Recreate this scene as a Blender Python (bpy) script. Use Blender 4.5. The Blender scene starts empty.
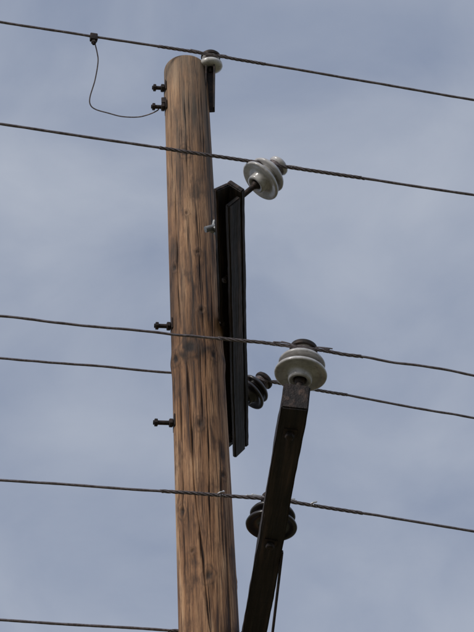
import bpy, math, random
import numpy as np
from mathutils import Vector, Matrix, noise
random.seed(4); rng=np.random.default_rng(7)
D=bpy.data; S=bpy.context.scene
S.view_settings.view_transform='Standard'; S.view_settings.look='None'; S.view_settings.exposure=0

# ------------------------------------------------------------ camera
p=math.radians(40); r=math.radians(3.3); FP=2000.0
C=Vector((0,0,1.6)); F=Vector((0,math.cos(p),math.sin(p)))
R0=Vector((1,0,0)); U0=Vector((0,-math.sin(p),math.cos(p)))
Rv=R0*math.cos(r)-U0*math.sin(r); Uv=U0*math.cos(r)+R0*math.sin(r)
cam=D.cameras.new('camera'); co=D.objects.new('camera',cam); S.collection.objects.link(co); S.camera=co
M=Matrix((Rv,Uv,-F)).transposed().to_4x4(); M.translation=C; co.matrix_world=M
cam.sensor_fit='VERTICAL'; cam.sensor_height=36; cam.lens=36*FP/632; cam.clip_end=3000; cam.clip_start=0.05
def ray(x,y): return F+Rv*((x-237)/FP)+Uv*((316-y)/FP)
def at_d(x,y,d): return C+ray(x,y)*d
def at_z(x,y,z):
    q=ray(x,y); return C+q*((z-C.z)/q.z)
def proj(P):
    v=P-C; d=v.dot(F); return (round(237+FP*v.dot(Rv)/d,1),round(316-FP*v.dot(Uv)/d,1),round(d,2))

# ------------------------------------------------------------ materials
class NT:
    def __init__(s,name):
        s.m=D.materials.new(name); s.m.use_nodes=True; s.t=s.m.node_tree; s.b=s.t.nodes['Principled BSDF']
    def n(s,typ,**k):
        x=s.t.nodes.new(typ)
        for a,v in k.items(): setattr(x,a,v)
        return x
    def l(s,a,b): s.t.links.new(a,b)
    def ramp(s,src,stops):
        x=s.n('ShaderNodeValToRGB'); e=x.color_ramp.elements
        while len(e)<len(stops): e.new(0.5)
        for i,(pp,c) in enumerate(stops):
            e[i].position=pp; e[i].color=(c if len(c)==4 else (*c,1)) if hasattr(c,'__len__') else (c,c,c,1)
        s.l(src,x.inputs[0]); return x.outputs[0]
    def noise(s,scale,detail=4,vec=(1,1,1),rough=.55,coord='Object',dist=0,loc=(0,0,0)):
        tc=s.n('ShaderNodeTexCoord'); mp=s.n('ShaderNodeMapping'); mp.inputs['Scale'].default_value=vec; mp.inputs['Location'].default_value=loc
        s.l(tc.outputs[coord],mp.inputs[0])
        x=s.n('ShaderNodeTexNoise'); x.inputs['Scale'].default_value=scale; x.inputs['Detail'].default_value=detail
        x.inputs['Roughness'].default_value=rough; x.inputs['Distortion'].default_value=dist
        s.l(mp.outputs[0],x.inputs['Vector']); return x.outputs['Fac']
    def mix(s,f,a,b,mode='MIX'):
        x=s.n('ShaderNodeMix',data_type='RGBA',blend_type=mode)
        for i,v in ((0,f),(6,a),(7,b)):
            if isinstance(v,bpy.types.NodeSocket): s.l(v,x.inputs[i])
            else: x.inputs[i].default_value=v if i==0 else (*v,1)
        return x.outputs[2]
    def bump(s,h,strength=.5,dist=.01,prev=None):
        x=s.n('ShaderNodeBump'); x.inputs['Strength'].default_value=strength; x.inputs['Distance'].default_value=dist
        s.l(h,x.inputs['Height'])
        if prev is not None: s.l(prev,x.inputs['Normal'])
        return x.outputs[0]

def pole_wood():
    t=NT('weathered_pole_wood')
    g1=t.noise(11,6,(1,1,.10),.62,dist=.4); g2=t.noise(42,5,(1,1,.055),.68); g3=t.noise(150,3,(1,1,.04),.6)
    big=t.noise(2.2,4,(1,1,.55)); st=t.noise(24,4,(1,1,.035),.6,loc=(3,1,2)); bl=t.noise(13,5,(1,1,.35),.65,loc=(7,2,0))
    base=t.ramp(g1,[(.30,(.14,.070,.032)),(.44,(.35,.185,.085)),(.56,(.53,.31,.160)),(.70,(.70,.48,.29))])
    c=t.mix(.9,base,t.ramp(g2,[(.34,(.22,.17,.14)),(.47,(.84,.80,.76)),(.58,(1.05,1.05,1.05))]),'MULTIPLY')
    c=t.mix(.75,c,t.ramp(g3,[(.34,(.38,.34,.32)),(.5,(1,1,1))]),'MULTIPLY')
    c=t.mix(.95,c,t.ramp(st,[(.35,(.10,.07,.06)),(.42,(.7,.66,.63)),(.5,(1,1,1))]),'MULTIPLY')
    c=t.mix(.85,c,t.ramp(bl,[(.33,(.24,.20,.18)),(.46,(.92,.89,.88)),(.65,(1.1,1.08,1.05))]),'MULTIPLY')
    c=t.mix(.8,c,t.ramp(big,[(.35,(.70,.66,.64)),(.6,(1.05,1.02,1))]),'MULTIPLY')
    at=t.n('ShaderNodeAttribute'); at.attribute_type='GEOMETRY'; at.attribute_name='pole_marks'
    sp=t.n('ShaderNodeSeparateColor'); t.l(at.outputs['Color'],sp.inputs[0])
    gn=t.noise(14,4,(1,1,.2))
    mul=t.n('ShaderNodeMath',operation='MULTIPLY'); t.l(sp.outputs[1],mul.inputs[0]); t.l(gn,mul.inputs[1])
    c=t.mix(mul.outputs[0],c,(.32,.26,.19))
    mk=t.n('ShaderNodeMath',operation='MULTIPLY'); mk.use_clamp=True; t.l(sp.outputs[0],mk.inputs[0]); mk.inputs[1].default_value=1.15
    c=t.mix(mk.outputs[0],c,(.014,.007,.004))
    t.l(c,t.b.inputs['Base Color']); t.b.inputs['Roughness'].default_value=.75
    b=t.bump(g2,.8,.008); b=t.bump(g3,.6,.004,b); b=t.bump(g1,.5,.012,b); b=t.bump(bl,.35,.012,b)
    t.l(b,t.b.inputs['Normal']); return t.m
def arm_wood():
    t=NT('creosoted_crossarm_wood')
    g=t.noise(30,5,(1,.05,1),.6); g2=t.noise(110,4,(1,.04,1),.6); s=t.noise(6,5)
    c=t.ramp(g,[(.3,(.008,.006,.006)),(.50,(.026,.019,.017)),(.60,(.058,.040,.033)),(.72,(.12,.08,.062))])
    c=t.mix(.7,c,t.ramp(g2,[(.38,(.25,.25,.25)),(.55,(1,1,1))]),'MULTIPLY')
    c=t.mix(.8,c,t.ramp(s,[(.35,(.5,.45,.42)),(.68,(1.5,1.35,1.25))]),'MULTIPLY')
    t.l(c,t.b.inputs['Base Color']); t.b.inputs['Roughness'].default_value=.68
    t.l(t.bump(g2,.8,.004,t.bump(g,.9,.010)),t.b.inputs['Normal']); return t.m
def porcelain(name,a,b,rough):
    t=NT(name); s=t.noise(14,5); f=t.noise(45,4)
    c=t.mix(t.ramp(s,[(.4,0),(.68,1)]),a,b)
    c=t.mix(.6,c,t.ramp(f,[(.33,(.6,.57,.54)),(.5,(1,1,1))]),'MULTIPLY')
    t.l(c,t.b.inputs['Base Color']); 
    t.l(t.ramp(s,[(.3,rough),(.7,rough+.2)]),t.b.inputs['Roughness'])
    t.b.inputs['Coat Weight'].default_value=.4; t.b.inputs['Coat Roughness'].default_value=.12
    return t.m
def metal(name,a,b,met,rough,sc=40):
    t=NT(name); s=t.noise(sc,5)
    t.l(t.mix(t.ramp(s,[(.38,0),(.62,1)]),a,b),t.b.inputs['Base Color'])
    t.b.inputs['Metallic'].default_value=met; t.b.inputs['Roughness'].default_value=rough
    t.l(t.bump(s,.3,.002),t.b.inputs['Normal']); return t.m
M_pole=pole_wood(); M_arm=arm_wood()
M_grey=porcelain('grey_glazed_porcelain',(.62,.60,.585),(.42,.40,.385),.18)
M_white=porcelain('white_glazed_porcelain',(.78,.76,.74),(.58,.56,.53),.2)
M_brown=porcelain('dark_brown_glazed_porcelain',(.016,.012,.012),(.030,.022,.020),.28)
M_wire=metal('weathered_conductor',(.15,.122,.122),(.26,.22,.215),.45,.48,60)
M_tie=metal('aluminium_tie_wire',(.55,.54,.53),(.75,.74,.73),.5,.4,80)
M_galv=metal('galvanised_steel',(.20,.20,.20),(.34,.34,.33),.6,.5)
M_rust=metal('rusted_steel',(.022,.018,.017),(.06,.040,.032),.4,.65)
def ground_mat():
    t=NT('dry_grass_ground'); a=t.noise(.15,6); b=t.noise(6,8,rough=.7)
    c=t.mix(t.ramp(a,[(.4,0),(.62,1)]),(.20,.16,.10),(.09,.11,.045))
    c=t.mix(.8,c,t.ramp(b,[(.3,(.5,.5,.5)),(.65,(1.1,1.1,1.05))]),'MULTIPLY')
    t.l(c,t.b.inputs['Base Color']); t.b.inputs['Roughness'].default_value=.95
    t.l(t.bump(b,.8,.05),t.b.inputs['Normal']); return t.m
M_ground=ground_mat()

# ------------------------------------------------------------ mesh helpers
def new_obj(name,verts,faces,mat,smooth=True,parent=None):
    me=D.meshes.new(name); me.from_pydata([tuple(v) for v in verts],[],faces); me.update()
    ms=mat if isinstance(mat,list) else [mat]
    for m in ms: me.materials.append(m)
    if smooth: me.polygons.foreach_set('use_smooth',[True]*len(me.polygons))
    o=D.objects.new(name,me); S.collection.objects.link(o)
    if parent: o.parent=parent
    return o
def empty(name):
    o=D.objects.new(name,None); S.collection.objects.link(o); return o
def frame(axis,hint=Vector((0,0,1))):
    z=axis.normalized(); x=hint.cross(z)
    if x.length<1e-3: x=Vector((1,0,0)).cross(z)
    x.normalize(); return x,z.cross(x),z
def mat_axes(x,y,z,o):
    m=Matrix((x,y,z)).transposed().to_4x4(); m.translation=o; return m
def tube_data(pts,rad,sides=10,lobes=0,pitch=.1,depth=.14,caps=True):
    n=len(pts); V=[];Fc=[]
    T=[(pts[min(i+1,n-1)]-pts[max(i-1,0)]).normalized() for i in range(n)]
    h=Vector((0,0,1)) if abs(T[0].z)<.9 else Vector((1,0,0))
    u=(h-T[0]*h.dot(T[0])).normalized(); s=0
    for i in range(n):
        u=(u-T[i]*u.dot(T[i])).normalized(); w=T[i].cross(u)
        if i: s+=(pts[i]-pts[i-1]).length
        rr=rad[i] if hasattr(rad,'__len__') else rad
        for k in range(sides):
            a=2*math.pi*k/sides
            q=rr*(1+(depth*math.cos(lobes*(a)-2*math.pi*s/pitch) if lobes else 0))
            V.append(pts[i]+u*math.cos(a)*q+w*math.sin(a)*q)
    for i in range(n-1):
        for k in range(sides):
            k2=(k+1)%sides; Fc.append((i*sides+k,i*sides+k2,(i+1)*sides+k2,(i+1)*sides+k))
    if caps: Fc.append(tuple(range(sides))[::-1]); Fc.append(tuple((n-1)*sides+k for k in range(sides)))
    return V,Fc
class Bag:
    def __init__(s): s.V=[];s.F=[];s.I=[]
    def add(s,V,F,mi=0):
        o=len(s.V); s.V+=V; s.F+=[tuple(i+o for i in f) for f in F]; s.I+=[mi]*len(F)
    def obj(s,name,mats,smooth=True,parent=None,sharp=None):
        o=new_obj(name,s.V,s.F,mats,smooth,parent); o.data.polygons.foreach_set('material_index',s.I)
        if sharp:
            o.data.set_sharp_from_angle(angle=math.radians(sharp))
        return o
import bmesh
def box_data(m,sx,sy,sz,bev=.004):
    bm=bmesh.new(); bmesh.ops.create_cube(bm,size=1)
    for v in bm.verts: v.co=Vector((v.co.x*sx,v.co.y*sy,v.co.z*sz))
    if bev: bmesh.ops.bevel(bm,geom=bm.edges[:],offset=bev,segments=2,affect='EDGES',profile=.6)
    bm.verts.index_update()
    V=[m@v.co for v in bm.verts]; Fc=[tuple(v.index for v in f.verts) for f in bm.faces]; bm.free(); return V,Fc
def lathe_data(m,prof,seg=56):
    V=[];Fc=[]; n=len(prof)
    for (rr,z) in prof:
        for k in range(seg):
            a=2*math.pi*k/seg; V.append(m@Vector((rr*math.cos(a),rr*math.sin(a),z)))
    for i in range(n-1):
        for k in range(seg):
            k2=(k+1)%seg; Fc.append((i*seg+k,i*seg+k2,(i+1)*seg+k2,(i+1)*seg+k))
    return V,Fc
def spline(pts,per=12):
    out=[]; n=len(pts)
    for i in range(n-1):
        a=pts[max(i-1,0)];b=pts[i];c=pts[i+1];d=pts[min(i+2,n-1)]
        for k in range(per):
            t=k/per
            out.append(.5*((2*b)+(c-a)*t+(2*a-5*b+4*c-d)*t*t+(3*b-a-3*c+d)*t**3))
    out.append(pts[-1]); return out
def bolt(bag,P,d,length=.08,mi=0,rr=.009,nut=True,washer=True,sc=1.):
    x,y,z=frame(d); m=mat_axes(x,y,z,P); rr*=sc
    bag.add(*tube_data([P,P+z*length],rr,10),mi)
    if washer: bag.add(*box_data(mat_axes(x,y,z,P+z*.003),.055*sc,.055*sc,.006,.001),mi)
    if nut:
        V,Fc=tube_data([P+z*.008,P+z*.011,P+z*.026,P+z*.029],[.015*sc,.019*sc,.019*sc,.015*sc],6); bag.add(V,Fc,mi)
        V,Fc=tube_data([P+z*(length-.024),P+z*(length-.022),P+z*(length-.008),P+z*(length-.006)],[.013*sc,.017*sc,.017*sc,.013*sc],6); bag.add(V,Fc,mi)

# ------------------------------------------------------------ utility pole
PT=at_d(185.5,70,11.9); PB=at_d(209,632,9.43)
ax=(PT-PB).normalized()
base=PB+(-ax)*(PB.z/ax.z+0.3)
H=(PT-base).length
def pole_pt(z): return PT+(-ax)*z
def pole_r(z): return .1275+.0039*z
Xp=Vector((1,0,0)); Xp=(Xp-ax*Xp.dot(ax)).normalized(); Yp=ax.cross(Xp)
def pix_to_pole(x,y,surf=False):
    """closest pole height (and face angle) for a feature seen on the axis / front surface"""
    best=min((abs(proj(pole_pt(z)-(Yp*pole_r(z) if surf else Yp*0))[1]-y),z) for z in np.linspace(0,4.6,461)); z=best[1]
    q=proj(pole_pt(z)); hw=pole_r(z)*FP/q[2]
    s=max(-.97,min(.97,(x-q[0])/hw)); return math.asin(s)-math.pi/2, z
pole=empty('utility_pole')
nt,nz,LZ=400,800,4.5
th=np.linspace(0,2*math.pi,nt,endpoint=False); zz=np.linspace(0,LZ,nz)
TH,ZZ=np.meshgrid(th,zz)
RR=.1275+.0039*ZZ
RR=RR*(1+.010*np.sin(2*TH+1)+.006*np.sin(3*TH+ZZ*.8)+.004*np.sin(5*TH-ZZ*1.7))
DK=np.zeros_like(RR)
def adiff(a,b): return (a-b+math.pi)%(2*math.pi)-math.pi
def crack(t0,z0,t1,z1,w,dep,wob=.03):
    ph=rng.uniform(0,6); L=z1-z0; u=np.clip((ZZ-z0)/L,0,1)
    tc=t0+(t1-t0)*u+wob*np.sin(u*L*3+ph)+wob*.35*np.sin(u*L*11+ph*2)+wob*.15*np.sin(u*L*31+ph)
    env=np.where((ZZ>z0)&(ZZ<z1),np.maximum(np.sin(np.pi*u),0)**.45,0)*(.75+.25*np.sin(u*L*17+ph))
    ww=w*env+1e-5; dd=adiff(TH,tc)*RR; g=np.exp(-(dd/ww)**2)*env
    halo=np.exp(-(dd/(ww*2.6))**2)*env*.35
    return g*dep,np.maximum(g,halo)
def addc(*a,**k):
    global RR,DK
    d,g=crack(*a,**k); RR=RR-d; DK=np.maximum(DK,g*.95)
main=[((176,170),(181,330),.0045,.012),((198,200),(204,335),.0045,.010),((189,352),(196,500),.0065,.016),
 ((207,380),(214,560),.0045,.012),((196,490),(214,640),.0065,.016),((186,90),(189,190),.0035,.008),((226,520),(232,640),.006,.012),
 ((183,400),(186,600),.004,.01),((202,75),(206,170),.0035,.008),((171,80),(175,210),.003,.006),((211,260),(215,350),.004,.01),
 ((180,355),(183,460),.0045,.01),((201,350),(204,425),.0045,.01),((220,430),(226,560),.005,.01)]
for (a,b,w,d) in main:
    t0,z0=pix_to_pole(*a,True); t1,z1=pix_to_pole(*b,True); 
    if z1<=z0+.1: z1=z0+1
    addc(t0,z0,t1,z1,w,d)
for i in range(120):
    t0=rng.uniform(0,2*math.pi); z0=rng.uniform(-.2,LZ); L=rng.uniform(.15,1.1)
    addc(t0,z0,t0+rng.normal(0,.05),z0+L,rng.uniform(.0014,.0030),rng.uniform(.002,.007),wob=.02)
knots=[((186,152),.030,.85),((191,347),.045,.95),((202,424),.024,.8),((184,505),.026,.75),((210,575),.028,.8),((176,262),.022,.75),((199,252),.016,.65),((224,470),.022,.7),((178,352),.030,.9),((203,310),.016,.65),((188,213),.014,.6),((214,352),.023,.8),((194,548),.014,.6)]
kl=[(pix_to_pole(*a,True),s,k) for a,s,k in knots]
for i in range(14): kl.append(((rng.uniform(0,math.pi),rng.uniform(0,LZ)),rng.uniform(.01,.02),.7))
for (t0,z0),s,k in kl:
    dx=adiff(TH,t0)*RR; dz=(ZZ-z0); wob=1+.10*np.sin(2*np.arctan2(dx,dz)+t0*9)+.08*np.sin(5*np.arctan2(dx,dz)+z0*9)
    d=np.sqrt((dx)**2+(dz*.65)**2)/s*wob
    RR=RR+.007*np.exp(-(d/1.6)**2)-.010*np.exp(-(d/.6)**2)
    DK=np.maximum(DK,k*np.exp(-(d/.75)**3)); DK=np.maximum(DK,.5*k*np.exp(-((d-1.2)/.2)**2))
    tail=np.exp(-(dx/(s*.45))**2)*np.where(dz>0,np.exp(-np.maximum(dz,0)/(s*4)),np.exp(np.minimum(dz,0)/(s*3)))
    DK=np.maximum(DK,.6*k*tail)
t0,z0=pix_to_pole(195,350,True)
w=np.exp(-((ZZ-z0-.022*np.sin(TH*3+1)-.014*np.sin(TH*9)-.01*np.sin(TH*17))/.028)**2)*(.40+.35*np.sin(TH*7+2+ZZ*9))
DK=np.clip(np.maximum(DK,np.clip(w,0,.75)),0,1); RR=RR+.006*np.exp(-((ZZ-z0)/.05)**2)
RR=RR-.006*np.exp(-ZZ/.006)
X=RR*np.cos(TH); Y=RR*np.sin(TH)
Fc=[]
for i in range(nz-1):
    o=i*nt
    for k in range(nt):
        k2=k+1 if k<nt-1 else 0; Fc.append((o+k,o+nt+k,o+nt+k2,o+k2))
RM=mat_axes(Xp,Yp,ax,PT)
Vl=np.stack([X,Y,-ZZ],-1).reshape(-1,3).tolist()
c0=len(Vl); Vl.append((0,0,.004)); 
for k in range(nt): Fc.append((c0,k,(k+1)%nt))
sh=new_obj('pole_shaft',Vl,Fc,M_pole,True,pole); sh.matrix_world=RM
dk=np.append(np.nan_to_num(DK).reshape(-1),0); tg=np.append((np.exp(-ZZ/.8)*1.1).reshape(-1),1)
cl=np.stack([dk,np.clip(tg,0,1),np.zeros_like(dk),np.ones_like(dk)],-1).astype(np.float32).reshape(-1)
ca=sh.data.color_attributes.new('pole_marks','FLOAT_COLOR','POINT'); ca.data.foreach_set('color',cl); sh.data.update()
V,Fc=tube_data([Vector((0,0,-LZ+.002)),Vector((0,0,-(LZ+H)/2)),Vector((0,0,-H))],[pole_r(LZ),pole_r((LZ+H)/2),pole_r(H)],96)
lo=new_obj('pole_butt',V,Fc,M_pole,True,pole); lo.matrix_world=RM
bg=Bag()
def side_pt(y,sgn,back=0.0):
    _,z=pix_to_pole(190,y); return pole_pt(z)+Xp*sgn*(pole_r(z)*math.cos(back)-.004)-Yp*pole_r(z)*math.sin(back)
for y,l in ((91,.080),(110,.088),(329,.095),(425,.110)):
    bolt(bg,side_pt(y,-1,.25),-Xp-Yp*.15,l,sc=1.3)
bolt(bg,side_pt(329,1,.3),Xp,.03)
q=side_pt(104,-1,.25); bg.add(*box_data(mat_axes(Xp,Yp,ax,q-Xp*.012),.03,.03,.045,.005))
bg.obj('through_bolts',[M_rust],True,pole,40)

# ------------------------------------------------------------ crossarms
def plank(o,m,cx,cz,w,h,L,seed=0,endcut=0.,rough=.0035):
    bm=bmesh.new(); bmesh.ops.create_cube(bm,size=1)
    for v in bm.verts: v.co=Vector((v.co.x*w,v.co.y*L,v.co.z*h))
    bmesh.ops.bevel(bm,geom=bm.edges[:],offset=min(.006,w*.25,h*.25),segments=2,affect='EDGES')
    lg=[e for e in bm.edges if abs(e.verts[0].co.y-e.verts[1].co.y)>L*.5]
    bmesh.ops.subdivide_edges(bm,edges=lg,cuts=200)
    for v in bm.verts:
        q=Vector((v.co.x*9+seed,v.co.y*3.3,v.co.z*9)); v.co+=Vector((noise.noise(q)+.5*noise.noise(q*5),0,noise.noise(q+Vector((5,5,5)))+.5*noise.noise(q*5+Vector((2,2,2)))))*rough
        if endcut and v.co.y<-L/2+.03: v.co.y+=endcut*(v.co.z/h)
        v.co+=Vector((cx,0,cz))
    me=D.meshes.new('arm_timber'); bm.to_mesh(me); bm.free(); me.materials.append(M_arm)
    t=D.objects.new('arm_timber',me); S.collection.objects.link(t); t.parent=o; t.matrix_world=m; return t
def crossarm(name,N,Fp,roll):
    a=(Fp-N).normalized(); up=Vector((0,0,1)); up=(up-a*up.dot(a)).normalized(); sd=a.cross(up).normalized()
    n=(up*math.cos(roll)+sd*math.sin(roll)).normalized(); s=a.cross(n).normalized()
    L=(Fp-N).length; return empty(name),mat_axes(s,a,n,(N+Fp)/2),a,n,s,L
_,zb=pix_to_pole(190,328); z1=pole_pt(zb).z
N1=at_z(229.5,191,z1); F1=at_z(236,447,z1)
arm1,m1,a1,n1,s1,L1=crossarm('crossarm',N1,F1,math.radians(44))
plank(arm1,m1,0,.046,.098,.030,L1,1)
plank(arm1,m1@Matrix.Translation((0,-.012,0)),-.036,-.018,.026,.095,L1+.02,2,.03)
plank(arm1,m1@Matrix.Translation((0,.02,0)),.036,-.016,.026,.090,L1-.03,3)
for yy in (-.75,-.2,.35,.9): 
    plank(arm1,m1@Matrix.Translation((0,yy,0)),0,.012,.044,.034,.09,4)
z2=PB.z-.09; N2=at_z(296,396,z2); q2=at_z(254,632,z2); d2=(q2-N2).normalized(); F2=N2+d2*3.7
arm2,m2,a2,n2,s2,L2=crossarm('crossarm',N2,F2,math.radians(9))
plank(arm2,m2,0,0,.108,.125,L2,5,rough=.004)
def onarm(m,s,a_,n): return m@Vector((s,a_,n))
b=Bag()
bolt(b,onarm(m1,-.048,L1/2-.55,.0),-s1,.05)
bolt(b,onarm(m1,.0,-L1/2+.62,-.006),-n1,.06)
bolt(b,onarm(m1,.0,L1/2-.12,-.006),-n1,.065)
b.add(*box_data(m1@Matrix.Translation((-.0535,.05,-.035)),.006,1.3,.034,.001),0)
b.obj('arm_hardware',[M_rust],True,arm1,40)
bb=Bag(); g=onarm(m1,-.058,-L1/2+.30,-.02)
bb.add(*box_data(mat_axes(n1,a1,s1,g),.060,.055,.030,.006))
bb.add(*tube_data([g+Vector((-.07,-.02,-.018)),g+Vector((.03,0,.03))],.016,12))
bb.add(*tube_data([g-s1*.03+Vector((0,0,.035)),g-s1*.05-Vector((0,0,.055))],.010,10))
bb.obj('galvanised_clamp',[M_galv],True,arm1,40)
b=Bag()
bolt(b,onarm(m2,0,-L2/2+.16,-.0625),-n2,.02)
bolt(b,onarm(m2,0,-L2/2+.95,-.0625),-n2,.03)
A=onarm(m2,.058,-L2/2+1.05,-.03); Bp=PB-ax*.85+Xp*.17-Yp*.05
xx,yy,z_=frame(Bp-A,Xp); b.add(*box_data(mat_axes(xx,yy,z_,(A+Bp)/2),.045,.010,(Bp-A).length,.001))
b.obj('arm_hardware',[M_rust],True,arm2,40)

# ------------------------------------------------------------ pin insulators
PROF=[(.020,.030),(.024,.010),(.034,.000),(.043,.001),(.046,.010),(.047,.030),(.056,.040),(.078,.036),(.094,.030),(.100,.032),(.1015,.038),(.098,.046),(.080,.060),(.062,.070),(.056,.078),(.058,.083),(.072,.081),(.084,.079),(.089,.082),(.090,.088),(.084,.098),(.066,.111),(.048,.121),(.040,.128),(.036,.136),(.037,.144),(.045,.150),(.050,.157),(.049,.166),(.040,.174),(.022,.179),(.0001,.180)]
CAP=[(.046,.1485),(.0535,.152),(.0545,.160),(.052,.170),(.042,.1785),(.024,.184),(.0001,.185)]
def insulator(name,B,n,mat,pin=.07,sc=1.0,prof=PROF,pinr=.014,cap=True):
    o=empty(name)
    x,y,z=frame(n,Vector((0,1,0))); m=mat_axes(x,y,z,B+z*pin)@Matrix.Scale(sc,4)
    bg=Bag(); bg.add(*lathe_data(m,prof)); bg.obj('porcelain_sheds',[mat],True,o)
    bg=Bag(); bg.add(*tube_data([B-z*.02,B+z*(pin+.05)],pinr,14)); 
    bg.add(*tube_data([B+z*.001,B+z*.006,B+z*.012],[.032,.032,.026],20))
    bg.add(*tube_data([B+z*(pin-.012),B+z*(pin+.002),B+z*(pin+.01)],[pinr*1.1,pinr*1.7,pinr*1.7],18))
    if cap: bg.add(*lathe_data(m,CAP))
    bg.obj('steel_pin_and_cap',[M_rust],True,o,40)
    return o,(B+z*(pin+.138*sc)),m
i1,h1,mm1=insulator('pin_insulator',onarm(m1,.0,-L1/2+.11,.060),n1,M_grey,.130,1.12,cap=False)
i4,h4,mm4=insulator('pin_insulator',onarm(m1,.0,L1/2-.38,.060),n1,M_brown,.02,1.04)
i3,h3,mm3=insulator('pin_insulator',onarm(m2,.01,-L2/2+.05,.060),n2,M_grey,.055,1.06)
best=min((abs(proj(onarm(m2,0,t,.15))[1]-526),t) for t in np.linspace(-L2/2,L2/2,400))[1]
i5,h5,mm5=insulator('pin_insulator',onarm(m2,.0,best,.060),n2,M_brown,.05,1.14)
i6,h6,mm6=insulator('pin_insulator',onarm(m2,.0,L2/2-.08,.060),n2,M_brown,.05,1.0)
best=min((abs(proj(onarm(m2,0,t,.248))[1]-640),t) for t in np.linspace(-L2/2,L2/2,800))[1]
i7,h7,mm7=insulator('pin_insulator',onarm(m2,.0,best,.060),n2,M_brown,.05,1.0)
PR2=[(.016,.02),(.02,.0),(.034,-.004),(.054,.000),(.068,.008),(.072,.018),(.070,.032),(.058,.042),(.040,.048),(.034,.056),(.036,.066),(.050,.072),(.053,.080),(.0001,.082)]
T0=at_d(210,112,proj(pole_pt(.3))[2]-.02); T1=at_d(210.5,69,11.85)
tp=empty('pin_insulator')
dz=(T1-T0).normalized()
x,y,z=frame(dz,Vector((0,1,0)))
bg=Bag(); bg.add(*box_data(mat_axes(Xp,y,z,(T0+T1)/2+Xp*.001),.050,.012,(T1-T0).length,.002))
bg.add(*box_data(mat_axes(Xp,y,z,(T0+T1)/2-y*.02+Xp*.024),.009,.05,(T1-T0).length,.002))
bg.add(*box_data(mat_axes(Xp,y,z,(T0+T1)/2-y*.02-Xp*.024),.009,.05,(T1-T0).length,.002))
bg.add(*tube_data([T1-z*.03,T1+z*.05],.016,12))
bg.add(*lathe_data(mat_axes(x,y,z,T1+z*.004),[(.050,.074),(.058,.080),(.057,.095),(.044,.108),(.02,.114),(.0001,.115)],32))
bg.obj('top_pin_bracket_and_cap',[M_rust],True,tp,40)
bg=Bag(); bg.add(*lathe_data(mat_axes(x,y,z,T1+z*.004),PR2)); bg.obj('porcelain_sheds',[M_white],True,tp)
h0=T1+z*.066; zt=z; mt=mat_axes(x,y,z,T1)

# ------------------------------------------------------------ conductors
def line(name,Hp,lp,rp,rad=.0075,wrap=None,wig=.0015):
    o=empty(name); L=at_z(*lp,Hp.z); Rr=at_z(*rp,Hp.z)
    dl=(L-Hp).normalized(); dr=(Rr-Hp).normalized(); sd=random.uniform(0,50)
    def pt(s):
        d=dl if s<0 else dr; a=abs(s); P=Hp+d*a
        if a<.06: P=Hp+d*a+((dl+dr)*.5)*(.06-a)**2/.24
        P=P+Vector((0,noise.noise(Vector((s*2.2,sd,0))),noise.noise(Vector((s*2.7,sd,9)))+.35*noise.noise(Vector((s*9,sd,3)))))*wig*min(1,a*6)
        z=0 if a<2.2 else -(a-2.2)*.02+(a-2.2)**2*.0004
        return P+Vector((0,0,z))
    ss=list(np.arange(-45,-2.6,.8))+list(np.arange(-2.6,2.6,.006))+list(np.arange(2.6,45,.8))
    V,Fc=tube_data([pt(s) for s in ss],rad,20,lobes=6,pitch=.13,depth=.10)
    new_obj('stranded_conductor',V,Fc,M_wire,True,o)
    bag=Bag()
    if wrap:
        for (a,b_,pitch,rr,mi) in wrap:
            for ph in ((0,1.26,2.5,3.8,5.0) if pitch>.03 else (0,)):
                pts=[]; tl=random.uniform(-.02,.02)
                for s in np.arange(a+tl,b_+tl*.6,.0035 if pitch<.03 else .008):
                    c=pt(s); t=(pt(s+.01)-pt(s-.01)).normalized(); u=Vector((0,0,1)); u=(u-t*u.dot(t)).normalized(); w=t.cross(u)
                    an=2*math.pi*s/pitch+ph; q=rad+rr*.6
                    pts.append(c+u*math.cos(an)*q+w*math.sin(an)*q)
                bag.add(*tube_data(pts,rr,7),mi)
        bag.obj('armour_rods_and_wraps',[M_wire,M_tie],True,o)
    return o,pt
def neck_tie(par,m,pt,mi=M_wire,nr=.040,z=.137,sc=1.,reach=.11,up=.022):
    bag=Bag()
    for k in range(3):
        pts=[m@Vector(((nr+.001*k)*math.cos(a),(nr+.001*k)*math.sin(a),z+(k-1)*.006)) for a in np.linspace(0,2*math.pi,40)]
        bag.add(*tube_data(pts,.003,7,caps=False),0)
    for s in (-1,1):
        for q in (.004,-.004):
            A=pt(s*.035)+Vector((0,0,q)); bpt=pt(s*(reach+random.uniform(-.02,.02)))+Vector((0,q,up if q>0 else .008))
            ctr=m@Vector((0,0,z)); mid=ctr+(A-ctr)*.8
            bag.add(*tube_data(spline([ctr+(A-ctr)*.55+Vector((0,.02,0)),mid,pt(s*.06)+Vector((0,0,.013)),bpt],6),.0028,7),1)
    bag.obj('neck_tie',[M_wire,mi],True,par)
def attach(h,m,n,nr=.036):
    v=(C-h); v=v-n*v.dot(n); v.normalize(); return h+v*(nr+.006)
GR=.16
W1=h0+Vector((0,-.045,0))
l1,p1=line('power_line',W1,(0,22),(474,100),.0072,[(-.30,.35,GR,.0018,0),(-.12,-.06,.010,.0024,0)],.003)
neck_tie(l1,mt,p1,nr=.038,z=.064)
W2=attach(h1,mm1,n1)
l2,p2=line('power_line',W2,(0,124),(474,195),.0065,[(-.60,.45,GR,.0020,0),(-.13,-.07,.009,.0024,0),(.05,.11,.009,.0024,1)],.002)
neck_tie(l2,mm1,p2,M_tie,up=.015)
W3=attach(h3,mm3,n2)
l3,p3=line('power_line',W3,(0,316),(474,375),.0050,[(-.36,.25,GR,.0016,0),(-.14,-.08,.009,.0022,0),(.08,.13,.009,.0022,0)],.012)
neck_tie(l3,mm3,p3)
W4=attach(h4,mm4,n1)
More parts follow.
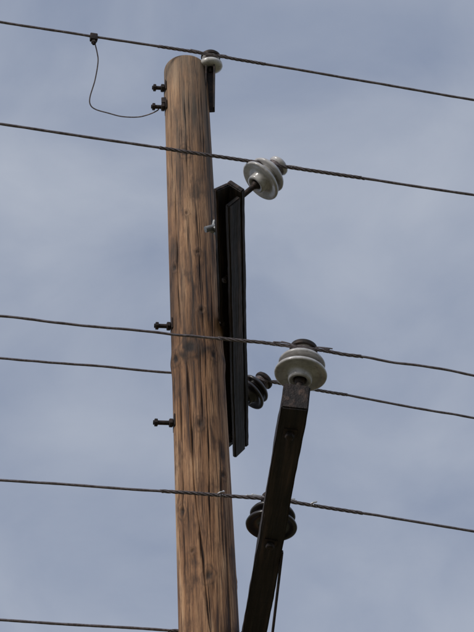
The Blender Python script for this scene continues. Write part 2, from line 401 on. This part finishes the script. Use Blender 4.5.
l4,p4=line('power_line',W4,(0,358),(474,418),.0065,[(-.4,.5,GR,.0018,0)],.005)
neck_tie(l4,mm4,p4)
W5=attach(h5,mm5,n2)
l5,p5=line('power_line',W5,(0,480),(474,531),.0057,[(-.50,.42,GR,.0018,0),(-.26,-.22,.012,.0022,1),(.17,.21,.012,.0022,1)],.003)
neck_tie(l5,mm5,p5,M_tie)
bag=Bag()
for s in (-.24,.19):
    q=p5(s); bag.add(*tube_data(spline([q+Vector((-.022,0,.004)),q+Vector((-.008,-.012,.008)),q+Vector((.010,-.010,.013)),q+Vector((.008,0,.024))],6),.0035,7))
bag.obj('tie_tails',[M_tie],True,l5)
W6=attach(h7,mm7,n2)
l6,p6=line('power_line',W6,(0,620),(474,652),.0065,[(-.4,.4,GR,.002,0)],.002)
neck_tie(l6,mm7,p6)
W7=attach(h6,mm6,n2); dd=(at_z(474,650,W6.z)-at_z(0,620,W6.z))
l7,p7=line('power_line',W7,proj(W7-dd)[:2],proj(W7+dd)[:2],.0065,None,.002); neck_tie(l7,mm6,p7)
# ------------------------------------------------------------ jumper wire
j=empty('jumper_wire')
cs=min((abs(proj(p1(s))[0]-93.5),s) for s in np.linspace(-1.6,0,300))[1]
CP=p1(cs); _d0=proj(CP)[2]; endp=side_pt(110,-1,.25)-Xp*.05; de=proj(endp)[2]
path=[(94,40),(97,52),(98,62),(95,80),(90,97),(90.5,105),(96,109.5),(108,113),(122,116.5),(138,117),(150,114),(158,110)]
pts=[at_d(x_,y_,_d0+(de-_d0)*min(1,i/(len(path)-1))) for i,(x_,y_) in enumerate(path)]+[endp]
bag=Bag(); bag.add(*tube_data(spline(pts,10),.0038,10))
bag.obj('copper_jumper',[M_wire],True,j)
bag=Bag(); t=(p1(cs+.02)-p1(cs-.02)).normalized(); x,y,z=frame(t)
mc=mat_axes(x,y,z,CP-Vector((0,0,.008)))
bag.add(*box_data(mc,.032,.05,.045,.006)); bag.add(*tube_data([CP+Vector((0,0,.02)),CP-Vector((0,0,.065))],.009,10))
bag.add(*tube_data([CP-Vector((0,0,.04)),CP-Vector((0,0,.056))],.015,6))
bag.obj('line_clamp',[M_rust],True,j,40)

# ------------------------------------------------------------ ground
G=60; V=[];Fc=[]
def gc(i): 
    u=(i/G)*2-1; return math.copysign(abs(u)**2.2,u)*1200
for i in range(G+1):
    for k in range(G+1):
        X_,Y_=gc(i),gc(k); d=math.hypot(X_,Y_)
        V.append((X_,Y_+4,noise.noise(Vector((X_*.03,Y_*.03,0)))*min(2.5,max(0,(d-14))*.03)))
for i in range(G):
    for k in range(G): a=i*(G+1)+k; Fc.append((a,a+G+1,a+G+2,a+1))
new_obj('ground',V,Fc,M_ground)

# ------------------------------------------------------------ sky & sun
w=D.worlds.new('sky'); S.world=w; w.use_nodes=True; t=w.node_tree; N=t.nodes
out=N['World Output']; bgn=N['Background']
sunv=Vector((-.60,-.68,.58)).normalized()
el=math.asin(sunv.z); az=math.atan2(sunv.x,sunv.y)
sk=N.new('ShaderNodeTexSky'); sk.sky_type='NISHITA'; sk.sun_disc=False; sk.sun_elevation=el; sk.sun_rotation=az; sk.dust_density=1.5
t.links.new(sk.outputs[0],bgn.inputs[0]); bgn.inputs[1].default_value=.09
tc=N.new('ShaderNodeTexCoord'); mp=N.new('ShaderNodeMapping'); mp.inputs['Location'].default_value=(3.1,1.7,.4); mp.inputs['Scale'].default_value=(1,1,1.5)
t.links.new(tc.outputs['Generated'],mp.inputs[0])
nz1=N.new('ShaderNodeTexNoise'); nz1.inputs['Scale'].default_value=7.6; nz1.inputs['Detail'].default_value=6; nz1.inputs['Roughness'].default_value=.48; nz1.inputs['Distortion'].default_value=.4
t.links.new(mp.outputs[0],nz1.inputs['Vector'])
rp=N.new('ShaderNodeValToRGB'); e=rp.color_ramp.elements
e[0].position=.32; e[0].color=(.270,.320,.435,1); e[1].position=.70; e[1].color=(.445,.487,.575,1)
t.links.new(nz1.outputs['Fac'],rp.inputs[0])
b2=N.new('ShaderNodeBackground'); t.links.new(rp.outputs[0],b2.inputs[0]); b2.inputs[1].default_value=1.0
mx=N.new('ShaderNodeMixShader'); mx.inputs[0].default_value=.9
t.links.new(bgn.outputs[0],mx.inputs[1]); t.links.new(b2.outputs[0],mx.inputs[2]); t.links.new(mx.outputs[0],out.inputs[0])
sl=D.lights.new('sun','SUN'); sl.energy=1.8; sl.angle=math.radians(14); sl.color=(1,.95,.88)
so=D.objects.new('sun',sl); S.collection.objects.link(so); so.rotation_euler=(-sunv).to_track_quat('-Z','Y').to_euler(); so.location=(-10,-10,20)
